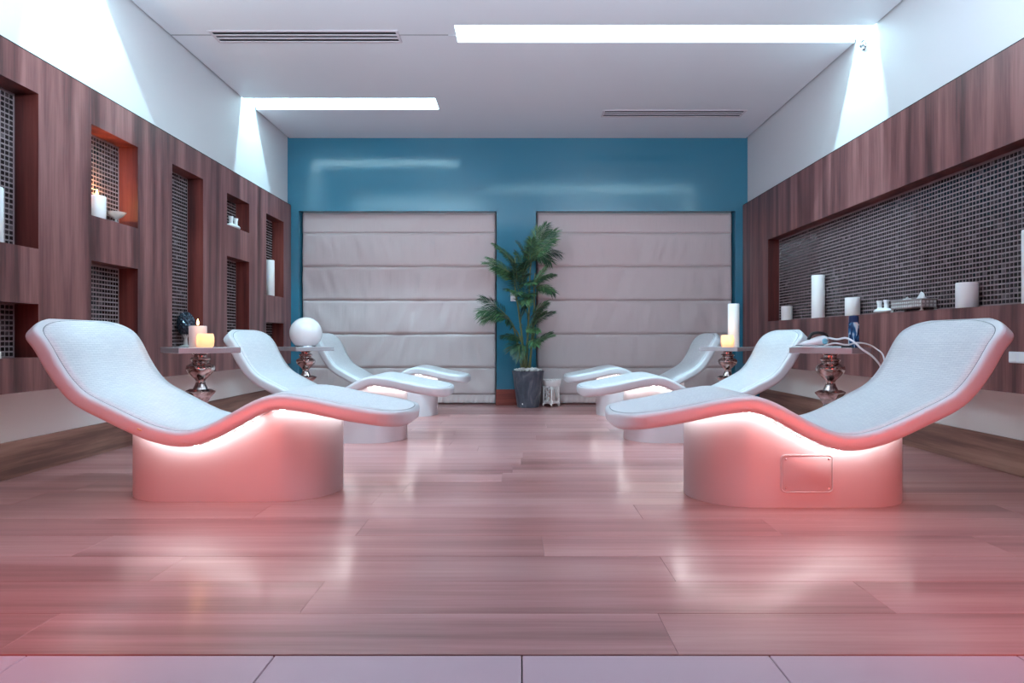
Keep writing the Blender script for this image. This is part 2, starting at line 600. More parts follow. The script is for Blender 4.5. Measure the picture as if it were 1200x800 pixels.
SLOT_H = 0.42
for (x0, x1, ya, yb, lab) in SLOTS:
    root = empty('ceiling_light', ((x0 + x1) / 2, (ya + yb) / 2, ZC), lab, 'light', 'recessed ceiling light slots')
    cx, cy = root.location.x, root.location.y
    bm = BM()
    t_ = 0.012
    zt = ZC + SLOT_H + 0.06
    zb = ZC + 0.031
    wallend = -1 if x0 == XL else 1
    a, b = x0 - cx, x1 - cx
    if wallend < 0:
        a += 0.002
    else:
        b -= 0.002
    y_a, y_b = ya - cy, yb - cy
    box(bm, a, b, y_a - t_, y_a, zb - ZC, zt - ZC)
    box(bm, a, b, y_b, y_b + t_, zb - ZC, zt - ZC)
    box(bm, a, b, y_a - t_, y_b + t_, zt - ZC, zt - ZC + t_)
    if wallend < 0:
        box(bm, b, b + t_, y_a - t_, y_b + t_, zb - ZC, zt - ZC)
    else:
        box(bm, a - t_, a, y_a - t_, y_b + t_, zb - ZC, zt - ZC)
    obj('light_housing', bm, M['white_metal'], root)
    bm = BM()
    box(bm, a + 0.05, b - 0.02, y_a + 0.06, y_a + 0.14, zt - ZC - 0.045, zt - ZC - 0.001, 0.004, 1)
    obj('lamp_body', bm, M['white_metal'], root)
    Lx = (b - a) - 0.07
    area('slot_lamp', ((a + b) / 2, y_a + 0.10, zt - ZC - 0.05), (0, 0.36, -1.0), Lx, 0.05, SLOT_W * Lx, SLOT_COL, root)


# ceiling vents
def vent(x0, x1, ya, yb, slats, lab):
    root = empty('ceiling_vent', ((x0 + x1) / 2, (ya + yb) / 2, ZC), lab, 'vent', 'slotted air vents in the ceiling')
    w, d = (x1 - x0) / 2, (yb - ya) / 2
    bm = BM()
    f = 0.024
    box(bm, -w, w, -d, -d + f, -0.008, 0.0, 0.002, 1)
    box(bm, -w, w, d - f, d, -0.008, 0.0, 0.002, 1)
    box(bm, -w, -w + f, -d + f, d - f, -0.008, 0.0, 0.002, 1)
    box(bm, w - f, w, -d + f, d - f, -0.008, 0.0, 0.002, 1)
    obj('vent_frame', bm, M['vent'], root)
    bm = BM()
    box(bm, -w + f, w - f, -d + f, d - f, -0.0015, -0.0002)
    obj('vent_backing', bm, M['vent_dark'], root)
    step = (2 * d - 2 * f) / (slats + 1)
    sm = None
    for i in range(slats):
        if sm is None:
            bm = BM()
            box(bm, -w + f, w - f, -step * 0.2, step * 0.2, -0.0075, -0.0016, 0.001, 1)
            o = obj('vent_slat', bm, M['vent'], root)
            sm = o.data
        else:
            o = link(bpy.data.objects.new('vent_slat', sm), root)
        o.location = (0, -d + f + step * (i + 1), 0)


vent(-2.60, -1.01, 5.265, 5.48, 2, 'long white slotted air vent in the ceiling over the left loungers')
vent(0.95, 2.57, 7.10, 7.32, 2, 'slim slotted air vent in the ceiling over the right blind')

# small chrome sensor at the wall end of the right light slot
t0 = empty('ceiling_sensor', (XR - 0.001, 5.34, 3.33), 'tiny round chrome fitting on the white wall at the end of the light slot', 'fitting')
bm = BM()
lathe(bm, [(0.012, 0.0), (0.012, 0.03), (0.020, 0.034), (0.020, 0.042), (0.0, 0.046)], 16)
bmesh.ops.rotate(bm, verts=bm.verts[:], matrix=Matrix.Rotation(-PI / 2, 3, 'Y'))
obj('pin', bm, M['chrome'], t0, True)
bm = BM()
lathe(bm, [(0.034, 0.012), (0.042, 0.010), (0.046, 0.018), (0.042, 0.027), (0.034, 0.024), (0.034, 0.012)], 24, cap=False)
bmesh.ops.rotate(bm, verts=bm.verts[:], matrix=Matrix.Rotation(-PI / 2, 3, 'Y'))
obj('ring', bm, M['chrome'], t0, True)


# ------------------------------------------------------------------ roman blinds
def roman_blind(x0, x1, lab, seed):
    root = empty('roman_blind', ((x0 + x1) / 2, D + 0.10, 0.0), lab, 'blind', 'pale roman blinds on the back wall')
    w = (x1 - x0) / 2 - 0.02
    zs = [2.47, 2.225, 1.787, 1.348, 0.91, 0.473, 0.125]
    for k, (zt, zb) in enumerate(zip(zs, zs[1:])):
        nx, nz_ = 90, 10
        vs, fs = [], []
        for j in range(nz_ + 1):
            v = j / nz_
            for i in range(nx + 1):
                x = -w + 2 * w * i / nx
                z = zb - 0.001 + (zt - zb + 0.001) * v
                bil = 0.004 * (1 - v) ** 2.2 + 0.004 * math.sin(PI * v)
                amp = 0.0 if k == 0 else 0.030
                fx = x * 5.2 + (v - .5) * 0.9 * math.sin(x * 1.7 + seed + k)
                wr = noise.noise((fx, v * 0.9 + k * 3.1, seed)) * amp + noise.noise((fx * 2.7, v * 1.3, seed + k * 2.0)) * amp * 0.45
                wr *= 0.08 + 0.92 * math.sin(PI * min(max(v, 0.03), 0.97))
                vs.append((x, -bil + wr, z))
        for j in range(nz_):
            for i in range(nx):
                a = j * (nx + 1) + i
                fs.append((a, a + 1, a + nx + 2, a + nx + 1))
        o = obj('fabric_fold', (vs, fs), M['fabric'], root, 'all')
        md = o.modifiers.new('thick', 'SOLIDIFY')
        md.thickness = 0.003
        md.offset = -1
    # ruffled hem
    vs, fs = [], []
    nx = 420
    for i in range(nx + 1):
        x = -w + 2 * w * i / nx
        for j in range(4):
            z = 0.125 - j * 0.033
            r = 0.007 * math.sin(x * 95 + j * 0.9) * (j / 3.0)
            vs.append((x, -0.024 + r - 0.004 * j, z))
    for i in range(nx):
        for j in range(3):
            a = i * 4 + j
            fs.append((a, a + 4, a + 5, a + 1))
    obj('ruffled_hem', (vs, fs), M['fabric'], root, 'all')
    bm = BM()
    box(bm, -w, w, 0.012, 0.05, 2.445, 2.483, 0.003, 1)
    obj('headrail', bm, M['white_metal'], root)


roman_blind(BLX[0], BLX[1], 'pale beige roman blind to the left of the teal pillar', 1.3)
roman_blind(BRX[0], BRX[1], 'pale beige roman blind to the right of the teal pillar', 8.7)

# ------------------------------------------------------------------ loungers
CPX = [(33, 377), (40, 382), (58, 402.5), (72.5, 429), (87, 451), (104.5, 468), (135, 484.5), (168, 501), (189, 509), (211, 513.7), (231, 512.5),
       (253, 504.5), (273, 494), (294, 482), (306, 476.3), (317, 472.4), (327, 471.0), (339, 471.6), (362, 475), (388, 480.5), (414, 485.5), (440, 489.5), (465, 493), (478, 494.3)]
CL = []
for px, py in CPX:
    hwp = 0.42 - 0.085 * (px - 33) / 445.0
    dd = 3.57 - hwp + 0.012 + 0.07 * max(0, 1 - (px - 33) / 300.0)
    CL.append(((px - 608) * dd / 740 + 1.576, 0.85 + (396.6 - py) * dd / 740))
CLS = spline([(a, b, 0) for a, b in CL], 8)
TH = 0.040
# arc-length parametrisation
S_ = [0.0]
for a, b in zip(CLS, CLS[1:]):
    S_.append(S_[-1] + (b - a).length)
LEN = S_[-1]


def at_s(s):
    s = min(max(s, 0), LEN)
    for i in range(len(S_) - 1):
        if S_[i + 1] >= s:
            f = (s - S_[i]) / max(S_[i + 1] - S_[i], 1e-9)
            p = CLS[i].lerp(CLS[i + 1], f)
            i0, i1 = max(i - 2, 0), min(i + 3, len(CLS) - 1)
            tg = (CLS[i1] - CLS[i0]).normalized()
            return p, tg
    return CLS[-1], (CLS[-1] - CLS[-2]).normalized()


def hw_at(s, inset=0.0):
    HWD = 0.42 - 0.085 * s / LEN - inset
    a, b = s - inset, LEN - s - inset
    h = HWD
    for q, R, e in ((a, 0.13, 2.4), (b, 0.17, 2.3)):
        if q < R:
            q = max(q, 0)
            h = min(h, HWD * (1 - (1 - q / R) ** e) ** (1 / e)) 
    return max(h, 0.001)


def svals(n, lo, hi):
    out = [lo + (hi - lo) * 0.5 * (1 - math.cos(PI * i / n)) * 1.0 for i in range(n + 1)]
    fine = [lo + d for d in (0.001, 0.003, 0.006, 0.010, 0.015, 0.022, 0.03, 0.04, 0.05, 0.065, 0.08, 0.1, 0.12, 0.15, 0.18, 0.21)]
    fine += [hi - (x - lo) for x in fine]
    return sorted(set(out + fine))


def slab_bottom(x):
    """height of the underside at local x"""
    best = None
    for i in range(len(CLS) - 1):
        if CLS[i].x <= x <= CLS[i + 1].x:
            f = (x - CLS[i].x) / (CLS[i + 1].x - CLS[i].x)
            p = CLS[i].lerp(CLS[i + 1], f)
            tg = (CLS[i + 1] - CLS[i]).normalized()
            return p.y - TH / max(tg.x, 0.3)
    return 0.45


def build_lounger():
    root = empty('heated_lounger', (0, 0, 0), 'x', 'lounger', 'white heated loungers facing the middle of the room')
    # shell: sections swept along the S curve
    bm = BM()
    rings = []
    K = 6
    for s in svals(90, 0.0, LEN):
        p, tg = at_s(s)
        nrm = Vector((-tg.y, tg.x, 0))
        hw = hw_at(s)
        e = min(s, LEN - s)
        th = TH
        if e < 0.045:
            th = TH * (0.30 + 0.70 * math.sqrt(max(1 - (1 - e / 0.045) ** 2, 0)))
        r = min(0.024, th * 0.95, hw * 0.9)
        ring = []
        for cx, cy, a0 in ((hw - r, th - r, 0), (-(hw - r), th - r, PI / 2), (-(hw - r), -(th - r), PI), (hw - r, -(th - r), 1.5 * PI)):
            for k in range(K):
                a = a0 + (PI / 2) * k / (K - 1)
                yy, nn = cx + r * math.cos(a), cy + r * math.sin(a)
                q = p + nrm * nn
                ring.append(bm.verts.new((q.x, yy, q.y)))
        rings.append(ring)
    n = len(rings[0])
    for a, b in zip(rings, rings[1:]):
        for i in range(n):
            j = (i + 1) % n
            bm.faces.new((a[i], a[j], b[j], b[i]))
    bm.faces.new(rings[0])
    bm.faces.new(rings[-1][::-1])
    shell = obj('shell', bm, M['shell'], root, 'all')

    def sheet(name, inset, h0, lift, material):
        vs, fs, uvs = [], [], []
        NW = 12
        ss = svals(80, inset, LEN - inset)
        for s in ss:
            p, tg = at_s(s)
            nrm = Vector((-tg.y, tg.x, 0))
            hw = hw_at(s, inset)
            for j in range(NW + 3):
                if j == 0:
                    y, h = -hw, TH - 0.004
                elif j == NW + 2:
                    y, h = hw, TH - 0.004
                else:
                    f = (j - 1) / NW * 2 - 1
                    y, h = f * hw * 0.997, TH + lift
                q = p + nrm * h
                vs.append((q.x, y, q.y))
                uvs.append((y, s))
        NJ = NW + 3
        for i in range(len(ss) - 1):
            for j in range(NJ - 1):
                a = i * NJ + j
                fs.append((a, a + 1, a + NJ + 1, a + NJ))
        o = obj(name, (vs, fs), material, root, 'all')
        ul = o.data.uv_layers.new(name='UVMap')
        for lp in o.data.loops:
            ul.data[lp.index].uv = uvs[lp.vertex_index]
        return o
    sheet('seam', 0.027, 0, 0.0006, M['groove'])
    sheet('mosaic_surface', 0.030, 0, 0.0022, M['pad'])

    # plinth: stadium plan, top follows the underside of the shell
    bx0, bx1, R = -0.552, 0.580, 0.28
    per = []
    for k in range(33):
        a = -PI / 2 + PI * k / 32
        per.append((bx1 - R + R * math.cos(a), R * math.sin(a)))
    for k in range(1, 25):
        per.append((bx1 - R + (bx0 + R - bx1 + R) * k / 24, R))
    for k in range(1, 33):
        a = PI / 2 + PI * k / 32
        per.append((bx0 + R + R * math.cos(a), R * math.sin(a)))
    for k in range(1, 24):
        per.append((bx0 + R + (bx1 - bx0 - 2 * R) * k / 24, -R))
    bm = BM()
    NV = 8
    cols = []
    for (x, y) in per:
        zt = slab_bottom(x) + 0.022
        cols.append([bm.verts.new((x, y, zt * k / NV)) for k in range(NV + 1)])
    for a, b in zip(cols, cols[1:] + cols[:1]):
        for k in range(NV):
            bm.faces.new((a[k], b[k], b[k + 1], a[k + 1]))
    bm.faces.new([c[0] for c in cols][::-1])
    obj('plinth', bm, M['shell'], root, True)

    # led strip: a row of diodes under the overhang around the plinth
    vs, fs = [], []
    off = 0.031
    dense = []
    for (a, b) in zip(per, per[1:] + per[:1]):
        dense.append((Vector(a), Vector(b)))
    acc, step, dl = 0.0, 0.044, 0.026
    pos = 0.0
    total = sum((b - a).length for a, b in dense)
    nd = int(total / step)

    def along(q):
        q %= total
        for a, b in dense:
            l = (b - a).length
            if q <= l:
                d = (b - a).normalized()
                return a + d * q, d
            q -= l
        return dense[-1][1], d
    for i in range(nd):
        c = []
        for q in (i * step, i * step + dl):
            p, d = along(q)
            nrm = Vector((d.y, -d.x))
            for o_ in (off - 0.006, off + 0.006):
                pp = p + nrm * o_
                c.append((pp.x, pp.y, slab_bottom(pp.x) - 0.004))
        k = len(vs)
        vs += [c[0], c[1], c[3], c[2]]
        fs.append((k, k + 1, k + 2, k + 3))
    led = obj('led_strip', (vs, fs), M['led'], root)
    led['kind'] = 'stuff'
    # tiny brass plate on the rim
    p, tg = at_s(0.84)
    bm = BM()
    box(bm, -0.012, 0.012, -0.003, 0.003, -0.0025, 0.0025, 0.001, 1)
    bmesh.ops.rotate(bm, verts=bm.verts[:], matrix=Matrix.Rotation(-math.atan2(tg.y, tg.x), 3, 'Y'))
    o = obj('rim_plate', bm, M['brass'], root)
    q = p + Vector((-tg.y, tg.x, 0)) * 0.004
    o.location = (q.x, -hw_at(0.84) - 0.0005, q.y)
    return root


LTIP, HTIP = 1.965, 0.0
u_foot = CLS[-1].x
u_head = CLS[0].x
proto = build_lounger()
specs = [  # side, foot x, head x, y centre, z scale, label
    (-1, -0.575, -2.52, 3.57, 1.0, 'white heated lounger nearest the camera on the left, its plinth lit pink'),
    (-1, -0.560, -2.375, 5.40, 0.968, 'white heated lounger between the lit candle table and the globe table'),
    (-1, -0.545, -2.235, 7.12, 0.955, 'white heated lounger behind the globe, next to the left blind'),
    (1, 0.482, 2.440, 3.457, 1.0, 'white heated lounger with a screwed access panel in its plinth'),
    (1, 0.500, 2.330, 5.41, 0.968, 'white heated lounger in front of the tall lit candle, behind the spray can table'),
    (1, 0.506, 2.185, 7.12, 0.955, 'white heated lounger farthest back on the right, beside the right blind'),
]
loungers = []
for i, (sd, xf, xh, yc, sz, lab) in enumerate(specs):
    o = proto if i == 0 else copy_tree(proto)
    sx = abs(xf - xh) / (u_foot - u_head)
    o.scale = (sx, 1, sz)
    if sd < 0:
        o.location = (xh - u_head * sx, yc, 0)
        o.rotation_euler = (0, 0, 0)
    else:
        o.location = (xh + u_head * sx, yc, 0)
        o.rotation_euler = (0, 0, PI)
    o['label'] = lab
    loungers.append(o)

# access panel on the near right lounger (in the lounger's own space: rotated half a turn)
L4 = loungers[3]
sx4 = L4.scale.x
lx = -(1.449 - L4.location.x) / sx4
bm = BM()


def rrect(bm, w, h, r, y, n=6):
    vs = []
    for cx, cz, a0 in ((w - r, h - r, 0), (-(w - r), h - r, PI / 2), (-(w - r), -(h - r), PI), (w - r, -(h - r), 1.5 * PI)):
        for k in range(n):
            a = a0 + PI / 2 * k / (n - 1)
            vs.append(bm.verts.new((cx + r * math.cos(a), y, cz + r * math.sin(a))))
    return vs


def prism(bm, loops):
    for a, b in zip(loops, loops[1:]):
        n = len(a)
        for i in range(n):
            j = (i + 1) % n
            bm.faces.new((a[i], a[j], b[j], b[i]))


lo = [rrect(bm, 0.131, 0.096, 0.022, 0.0), rrect(bm, 0.131, 0.096, 0.022, 0.005), rrect(bm, 0.127, 0.092, 0.019, 0.007), rrect(bm, 0.124, 0.089, 0.017, 0.003)]
prism(bm, lo)
ap = obj('access_panel_rim', bm, M['shell'], L4, True, loc=(lx, 0.2795, 0.172))
bm = BM()
lo = [rrect(bm, 0.122, 0.087, 0.016, 0.0), rrect(bm, 0.122, 0.087, 0.016, 0.003), rrect(bm, 0.120, 0.085, 0.015, 0.0045)]
prism(bm, lo)
bm.faces.new(lo[-1])
ap = obj('access_panel', bm, M['shell'], L4, True, loc=(lx, 0.2795, 0.172))
for sx in (-1, 1):
    for sz in (-1, 1):
        bm = BM()
        lathe(bm, [(0.005, 0), (0.005, 0.002), (0.003, 0.0035), (0.0, 0.0036)], 12)
        bmesh.ops.rotate(bm, verts=bm.verts[:], matrix=Matrix.Rotation(-PI / 2, 3, 'X'))
        obj('screw', bm, M['chrome'], ap, True, loc=(sx * 0.108, 0.0042, sz * 0.073))


# ------------------------------------------------------------------ side tables
def build_table():
    root = empty('side_table', (0, 0, 0), 'x', 'table', 'mirrored side tables between the loungers')
    bm = BM()
    h = 0.285
    a = h / math.sqrt(2)
    box(bm, -a, a, -a, a, 0.75, 0.79, 0.003, 1)
    bmesh.ops.rotate(bm, verts=bm.verts[:], matrix=Matrix.Rotation(PI / 4, 3, 'Z'))
    obj('table_top', bm, M['mirror'], root)
    bm = BM()
    prof = [(0.05, 0.495), (0.046, 0.505), (0.034, 0.53), (0.030, 0.55), (0.036, 0.565), (0.06, 0.59), (0.084, 0.615), (0.094, 0.64), (0.090, 0.66), (0.070, 0.672),
            (0.056, 0.680), (0.054, 0.69), (0.062, 0.697), (0.066, 0.707), (0.058, 0.717), (0.042, 0.722), (0.042, 0.735), (0.055, 0.744), (0.058, 0.75)]
    lathe(bm, prof, 32)
    obj('baluster', bm, M['mercury'], root, True)

    def square_block(name, prof):
        bm = BM()
        loops = []
        for r, z in prof:
            loops.append([bm.verts.new((r * math.cos(k * PI / 2), r * math.sin(k * PI / 2), z)) for k in range(4)])
        prism(bm, loops)
        bm.faces.new(loops[0][::-1])
        bm.faces.new(loops[-1])
        return obj(name, bm, M['mercury'], root)
    square_block('block', [(0.05, 0.40), (0.075, 0.44), (0.108, 0.475), (0.108, 0.482), (0.075, 0.496)])
    bm = BM()
    prof = [(0.066, 0.045), (0.05, 0.06), (0.034, 0.10), (0.030, 0.14), (0.05, 0.18), (0.082, 0.24), (0.088, 0.28), (0.074, 0.315), (0.05, 0.335), (0.05, 0.35), (0.06, 0.362), (0.05, 0.378), (0.04, 0.401)]
    lathe(bm, prof, 32)
    obj('lower_baluster', bm, M['mercury'], root, True)
    square_block('foot', [(0.16, 0.0), (0.16, 0.02), (0.10, 0.048)])
    return root


tp = build_table()
for i, (x, y, sz, lab) in enumerate([
        (-2.243, 4.45, 1.0, 'mirrored side table on a silver baluster holding two lit candles'),
        (2.146, 4.35, 1.0, 'mirrored side table holding the spray can and white appliance'),
        (-2.135, 6.33, 0.972, 'mirrored side table under the white glass globe'),
        (2.075, 6.28, 0.972, 'mirrored side table under the tall lit candle by the right blind')]):
    o = tp if i == 0 else copy_tree(tp)
    o.location = (x, y, 0)
    o.scale = (1, 1, sz)
    o['label'] = lab

ZT1, ZT2 = 0.790, 0.790 * 0.972


# ------------------------------------------------------------------ candles
def flame_light(loc, e, parent=None, r=0.012):
    l = bpy.data.lights.new('candle_light', 'POINT')
    l.energy = e
    l.color = (1.0, 0.50, 0.18)
    l.shadow_soft_size = r
    o = bpy.data.objects.new('candle_light', l)
    link(o, parent)
    o.location = loc
    return o


def candle(x, y, z, r, h, lab, group=None, lit=0.0, mt='wax', wick=True):
    root = empty('candle', (x, y, z), lab, 'candle', group)
    bm = BM()
    lathe(bm, [(r * 0.97, 0), (r, 0.003), (r, h - 0.006), (r * 0.96, h), (r * 0.86, h), (r * 0.78, h - 0.006), (0, h - 0.008)], 32)
    obj('wax', bm, M[mt], root, True)
    if wick:
        bm = BM()
        tube(bm, [(0, 0, h - 0.009), (0.001, 0, h + 0.004), (0.003, 0, h + 0.010)], 0.0014, 6)
        obj('wick', bm, M['wick'], root)
    if lit:
        bm = BM()
        lathe(bm, [(0.0, h + 0.004), (0.006, h + 0.010), (0.0085, h + 0.019), (0.006, h + 0.032), (0.0025, h + 0.044), (0.0, h + 0.052)], 12)
        obj('flame', bm, M['flame'], root, True)
        flame_light((0, 0, h + 0.03), lit, root)
    return root


def cup_candle(x, y, z, r, h, lab, lit):
    root = empty('candle', (x, y, z), lab, 'candle')
    bm = BM()
    lathe(bm, [(0.0, 0.0), (r * 0.78, 0.0), (r * 0.93, 0.008), (r, h * 0.35), (r * 0.99, h * 0.7), (r * 0.90, h * 0.96), (r * 0.86, h), (r * 0.80, h * 0.97),
               (r * 0.84, h * 0.7), (r * 0.86, h * 0.4), (r * 0.6, h * 0.26), (0, h * 0.24)], 32)
    obj('wax', bm, M['shade_wax'], root, True)
    bm = BM()
    tube(bm, [(0, 0, h * 0.23), (0.001, 0, h * 0.4)], 0.0014, 6)
    obj('wick', bm, M['wick'], root)
    bm = BM()
    b = h * 0.36
    lathe(bm, [(0.0, b), (0.007, b + 0.008), (0.009, b + 0.016), (0.005, b + 0.032), (0.0, b + 0.048)], 12)
    obj('flame', bm, M['flame'], root, True)
    flame_light((0, 0, h * 0.62), lit, root, 0.02)
    return root


# on the side tables
candle(-2.262, 4.45, ZT1, 0.058, 0.150, 'lit pale pillar candle on the left mirrored table, taller of the pair', None, 1.1, 'pink_wax')
cup_candle(-2.165, 4.36, ZT1, 0.057, 0.095, 'small rounded glowing candle beside the taller pillar on the left table', 0.45)
candle(2.145, 6.31, ZT2, 0.055, 0.43, 'tall white pillar candle on the table by the right blind', None, 0.0)
cup_candle(2.045, 6.19, ZT2, 0.062, 0.118, 'small glowing candle at the foot of the tall pillar candle', 0.7)
# ledge of the right niche
ZL = 1.05
gl = 'white pillar candles on the mosaic ledge'
candle(2.930, 6.90, ZL, 0.059, 0.154, 'short white candle at the far end of the mosaic ledge', gl)
candle(2.930, 6.18, ZL, 0.061, 0.42, 'tall white candle in the middle of the mosaic ledge', gl)
candle(2.930, 5.545, ZL, 0.061, 0.16, 'stubby white candle standing above the spray can', gl)
candle(2.930, 4.13, ZL, 0.063, 0.166, 'broad white candle nearest the tissue box on the mosaic ledge', gl)
candle(2.930, 3.585, ZL, 0.061, 0.42, 'tall white candle cut off by the right edge of the photo', gl)
# niches of the left wall
candle(-2.990, 4.475, 1.694, 0.056, 0.165, 'lit white candle in the orange glowing niche', None, 13.0)
candle(-2.985, 7.575, 1.36, 0.052, 0.43, 'tall white candle in the last upper niche by the blind')
candle(-2.990, 3.572, 1.395, 0.060, 0.315, 'white candle in the niche cut by the left edge of the photo')
candle(-2.990, 3.585, 0.736, 0.040, 0.040, 'low white candle in the lower niche at the left edge', None, 0, 'wax', True)

# glass dish beside the niche candle
root = empty('glass_dish', (-2.985, 4.68, 1.694), 'clear footed glass dish beside the lit candle in the niche', 'dish')
bm = BM()
lathe(bm, [(0.0, 0.0), (0.032, 0.0), (0.034, 0.004), (0.010, 0.012), (0.008, 0.035), (0.014, 0.042), (0.045, 0.060), (0.066, 0.088), (0.069, 0.091), (0.064, 0.089), (0.042, 0.066), (0.012, 0.050), (0.0, 0.048)], 32)
obj('bowl', bm, M['glass'], root, 'all')
for k in range(9):
    a = k * 2.4
    bm = BM()
    bmesh.ops.create_icosphere(bm, subdivisions=1, radius=0.011)
    rr = 0.030 if k < 6 else 0.010
    obj('glass_pebble', bm, M['glass'], root, 'all', loc=(rr * math.cos(a), rr * math.sin(a), 0.071 + (0.012 if k >= 6 else 0.004)))


# white ceramic ornament with two flared necks (one on each wall)
def twin_vase(x, y, z, s, lab):
    root = empty('twin_neck_vase', (x, y, z), lab, 'ornament', rz=0)
    root.scale = (s, s, s)
    bm = BM()
    bmesh.ops.create_uvsphere(bm, u_segments=24, v_segments=12, radius=1.0)
    for v in bm.verts:
        v.co = Vector((v.co.x * 0.045, v.co.y * 0.115, 0.024 + v.co.z * 0.024))
        if v.co.z < 0.002:
            v.co.z = 0.0
    obj('body', bm, M['ceramic'], root, 'all')
    for yy in (-0.046, 0.050):
        bm = BM()
        lathe(bm, [(0.024, 0.030), (0.017, 0.048), (0.017, 0.078), (0.022, 0.104), (0.022, 0.108), (0.017, 0.108), (0.013, 0.078), (0.0, 0.07)], 20)
        obj('neck', bm, M['ceramic'], root, True, loc=(0, yy, 0))
    return root


twin_vase(2.93, 5.08, ZL, 1.0, 'white ceramic ornament with two stubby necks on the ledge by the tissue box')
v2 = twin_vase(-2.985, 6.60, 1.992, 1.15, 'white ceramic figurine group in the small upper left niche')

# silver tissue box
root = empty('tissue_box', (2.935, 4.70, ZL), 'ornate silver tissue box with a tissue showing, on the mosaic ledge', 'box')
bm = BM()
w, l = 0.055, 0.185
box(bm, -w, w, -l, l, 0.024, 0.082, 0.003, 1)
box(bm, -w - 0.004, w + 0.004, -l - 0.004, l + 0.004, 0.080, 0.090, 0.003, 1)
obj('casket', bm, mat('darker_silver', srgb(160, 152, 150), 0.4, 0.4), root)  # silver set darker than the relief for contrast
bm = BM()
for side in (-1, 1):
    for i in range(14):
        for j in range(2):
            c = (side * w, -l + 0.016 + i * 0.0262, 0.040 + j * 0.026)
            r = bmesh.ops.create_icosphere(bm, subdivisions=1, radius=0.0105)
            for v in r['verts']:
                v.co = Vector((v.co.x * 0.45, v.co.y, v.co.z)) + Vector(c)
for side in (-1, 1):
    for i in range(4):
        for j in range(2):
            c = (-w + 0.014 + i * 0.0275, side * l, 0.040 + j * 0.026)
            r = bmesh.ops.create_icosphere(bm, subdivisions=1, radius=0.0105)
            for v in r['verts']:
                v.co = Vector((v.co.x, v.co.y * 0.45, v.co.z)) + Vector(c)
o = obj('relief', bm, M['silver'], root, True)
for sx in (-1, 1):
    for sy in (-1, 1):
        bm = BM()
        lathe(bm, [(0.012, 0.0), (0.014, 0.006), (0.007, 0.014), (0.012, 0.026)], 10)
        obj('foot', bm, M['silver'], root, True, loc=(sx * (w - 0.006), sy * (l - 0.008), 0))
bm = BM()
for k in range(5):
    a = k * 2 * PI / 5
    r = bmesh.ops.create_icosphere(bm, subdivisions=1, radius=0.014)
    for v in r['verts']:
        v.co = Vector((v.co.x, v.co.y, v.co.z * 0.6)) + Vector((0.018 * math.cos(a), 0.07 + 0.022 * math.sin(a), 0.096))
r = bmesh.ops.create_icosphere(bm, subdivisions=1, radius=0.012)
for v in r['verts']:
    v.co += Vector((0, 0.07, 0.104))
obj('rosette', bm, M['silver'], root, True)
bm = BM()
N = 9
for s_ in (0, 1):
    rows_ = []
    for j in range(5):
        rows_.append([])
        for i in range(N):
            f = i / (N - 1) * 2 - 1
            hgt = (0.055 * (1 - abs(f) ** 1.6)) * j / 4
            rows_[-1].append(bm.verts.new((0.018 * (s_ * 2 - 1) * (1 - j / 4) + 0.006 * math.sin(f * 5 + j), -0.10 + f * 0.055 * (1 - 0.25 * j / 4), 0.088 + hgt)))
    for a, b in zip(rows_, rows_[1:]):
        for i in range(N - 1):
            bm.faces.new((a[i], a[i + 1], b[i + 1], b[i]))
bmesh.ops.remove_doubles(bm, verts=bm.verts[:], dist=1e-4)
obj('tissue', bm, M['ceramic'], root, 'all')

# dark pineapple ornament in the tall niche
root = empty('pineapple_ornament', (-2.985, 5.66, 0.775), 'dark glazed egg ornament with diamond facets in the tall niche', 'ornament')
bm = BM()
lathe(bm, [(0.052, 0), (0.055, 0.006), (0.046, 0.012), (0.018, 0.02), (0.012, 0.075), (0.022, 0.098), (0.036, 0.112), (0.02, 0.122)], 24)
obj('stand', bm, M['silver'], root, True)
bm = BM()
RW, RH = 11, 14
zc, a_, c_ = 0.205, 0.070, 0.104
for j in range(RH):
    for i in range(RW):
        th = 2 * PI * (i + 0.5 * (j % 2)) / RW
        ph = -PI / 2 + PI * (j + 0.5 + 0.5) / (RH + 1)

        def P(th, ph, s=1.0):
            return Vector((a_ * s * math.cos(ph) * math.cos(th), a_ * s * math.cos(ph) * math.sin(th), zc + c_ * s * math.sin(ph)))
        dth, dph = PI / RW * 0.93, PI / (RH + 1) * 0.93
        q = [P(th - dth, ph), P(th, ph - dph), P(th + dth, ph), P(th, ph + dph)]
        tip = bm.verts.new(P(th, ph, 1.10))
        qv = [bm.verts.new(x) for x in q]
        for k in range(4):
            bm.faces.new((qv[k], qv[(k + 1) % 4], tip))
r = bmesh.ops.create_uvsphere(bm, u_segments=22, v_segments=14, radius=1.0)
for v in r['verts']:
    v.co = Vector((v.co.x * a_ * 0.985, v.co.y * a_ * 0.985, zc + v.co.z * c_ * 0.985))
obj('egg', bm, M['ornament'], root)

# white glass globe
root = empty('glass_globe', (-2.135, 6.33, ZT2), 'large white opal glass globe on the back left side table', 'globe')
bm = BM()
R = 0.158
prof = [(0.0, 0.012), (0.088, 0.012)]
a0 = math.asin(0.095 / R)
for k in range(25):
    a = -PI / 2 + a0 + (PI - a0) * k / 24
    prof.append((max(R * math.cos(a), 0.0), R * math.sin(a) + R * math.cos(a0) + 0.012))
lathe(bm, prof, 48)
obj('globe', bm, M['opal'], root, 'all')
bm = BM()
lathe(bm, [(0.1, 0), (0.102, 0.004), (0.1, 0.012), (0.0, 0.013)], 32)
obj('base_ring', bm, M['chrome'], root, True)

